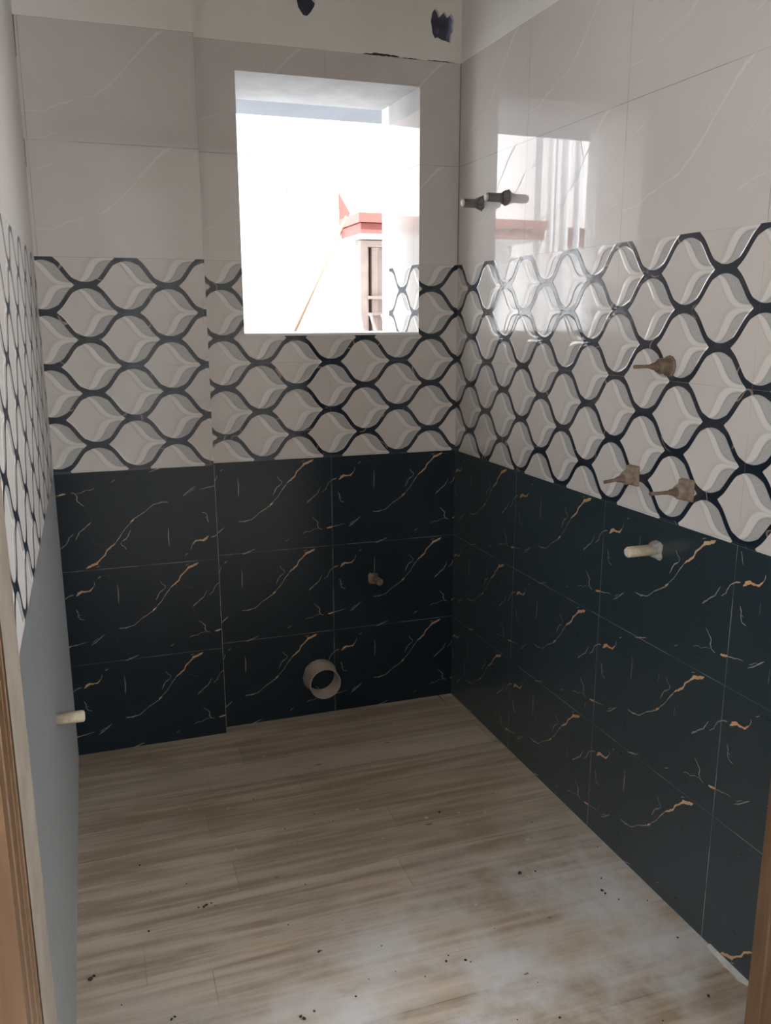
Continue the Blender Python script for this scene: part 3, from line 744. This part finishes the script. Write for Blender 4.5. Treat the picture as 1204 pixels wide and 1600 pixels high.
# ------------------------------------------------------------------ outside: neighbouring house
NY = 3.12
e = empty('neighbouring_house', (0, NY, -3), 'bright white neighbouring house seen through the window opening', 'house')
def child(mb, name, parent=e, **k):
    o = mb.build(name, parent, **k); o.matrix_parent_inverse = Matrix.Translation((-parent.location.x, -parent.location.y, -parent.location.z)); return o
mb = MB(); mb.box(-8, 8, NY, NY+0.25, -3, 8.5, OUTWALL)  # carried high above the view to cut sky light in the alley
for px, py, hh in ((453, 203, 0.05), (482, 201, 0.07), (518, 205, 0.04), (392, 352, 0.07), (446, 368, 0.05), (447, 300, 0.04), (530, 243, 0.04), (391, 243, 0.03)):
    p = onplane(px, py, NY)
    mb.face([(p.x-0.006, NY-0.002, p.z-hh), (p.x+0.004, NY-0.002, p.z-hh*0.8), (p.x+0.007, NY-0.002, p.z+hh), (p.x-0.004, NY-0.002, p.z+hh*0.7)], STAINW)
child(mb, 'wall')
# direct view sunshade: stepped red box
def sunshade(x0, x1, yf, z0, z1, name, mat=RED):
    zm = (z0+z1)/2
    mb = MB(); mb.box(x0, x1, yf+0.015, NY, z0, zm, mat); mb.box(x0-0.015, x1+0.015, yf, NY, zm+0.004, z1, mat); mb.box(x0+0.004, x1-0.004, yf+0.022, NY, z0-0.006, z0, OUTWALL)
    return child(mb, name)
SZ0, SZ1 = 1.853, 1.975
sunshade(0.50, 1.9, 2.67, SZ0, SZ1, 'sunshade')
sunshade(-1.97, -1.1, 2.67, SZ0, SZ1, 'sunshade')
sunshade(-2.95, -2.40, NY-0.05, SZ0, SZ1+0.01, 'sunshade', RED2)
mb = MB()
mb.face([(0.485, NY-0.004, 1.86), (0.52, NY-0.004, 1.96), (0.56, NY-0.004, 2.02), (0.50, NY-0.004, 2.12), (0.478, NY-0.004, 2.16)], RED)
child(mb, 'red_paint_streak')
# grille window under the sunshade
wx0, wx1, wz0, wz1 = 0.60, 1.55, 0.7, 1.84
mb = MB()
mb.box(wx0, wx0+0.05, NY-0.10, NY, wz0, wz1, GRILLE); mb.box(wx1-0.05, wx1, NY-0.10, NY, wz0, wz1, GRILLE)
mb.box(wx0+0.05, wx1-0.05, NY-0.095, NY, wz1-0.04, wz1, GRILLE); mb.box(wx0+0.05, wx1-0.05, NY-0.095, NY, wz0, wz0+0.05, GRILLE)
fr = child(mb, 'window_frame')
mb = MB(); mb.box(wx0+0.05, wx1-0.05, NY-0.02, NY-0.01, wz0+0.05, wz1-0.04, GLASSD); child(mb, 'window_pane')
k = 0; x = wx0+0.04
while x < wx1-0.08:
    wd = (0.030, 0.045, 0.035)[k % 3]; gp = (0.016, 0.008, 0.012)[k % 3]
    mb = MB(); mb.box(x, x+wd, NY-0.06-0.02*(k % 2), NY-0.025, wz0+0.05, wz1-0.042, GRILLE if k % 2 else GRILLE2); child(mb, 'grille_bar')
    x += wd+gp; k += 1
for z in (1.36, 1.47):
    mb = MB(); mb.box(wx0+0.05, wx1-0.05, NY-0.12, NY-0.09, z-0.01, z+0.01, GRILLE); child(mb, 'grille_rail')
for k in range(5):
    mb = MB(); tube(mb, (wx0+0.06+k*0.08, NY-0.13, 1.36), (wx0+0.20+k*0.1, NY-0.13, 0.9), 0.011, 0.011, GRILLE, 8); child(mb, 'grille_brace', merge=True)
# vertical rain pipes on the same wall, seen only mirrored in the right wall's tiles
for k, x in enumerate((-2.22, -2.34, -2.45, -2.56)):
    mb = MB(); tube(mb, (x, NY-0.09, -3), (x, NY-0.09, 8.0), 0.032 if k % 2 else 0.024, 0.032 if k % 2 else 0.024, PVC, 16)
    o = mb.build('drain_pipe', merge=True)
    tag(o, ('leftmost thick', 'second', 'third', 'rightmost thin')[3-k]+' of the four white vertical drain pipes outside, mirrored in the glossy tiles', 'pipe', 'vertical drain pipes outside')
# thin tan pole leaning against the sunshade
a = onplane(541, 338, 2.62); b_ = onplane(462, 515, 2.62)
dd = (b_-a); mb = MB(); tube(mb, a-dd*0.0, b_+dd*2.2, 0.009, 0.011, ROPE, 8)
tag(mb.build('pole', merge=True), 'thin tan pole leaning up to the red sunshade outside', 'pole')
# ground outside
mb = MB(); mb.box(-9, 9, T2, NY, -3.1, -3.0, GROUND); struct(mb.build('ground'))
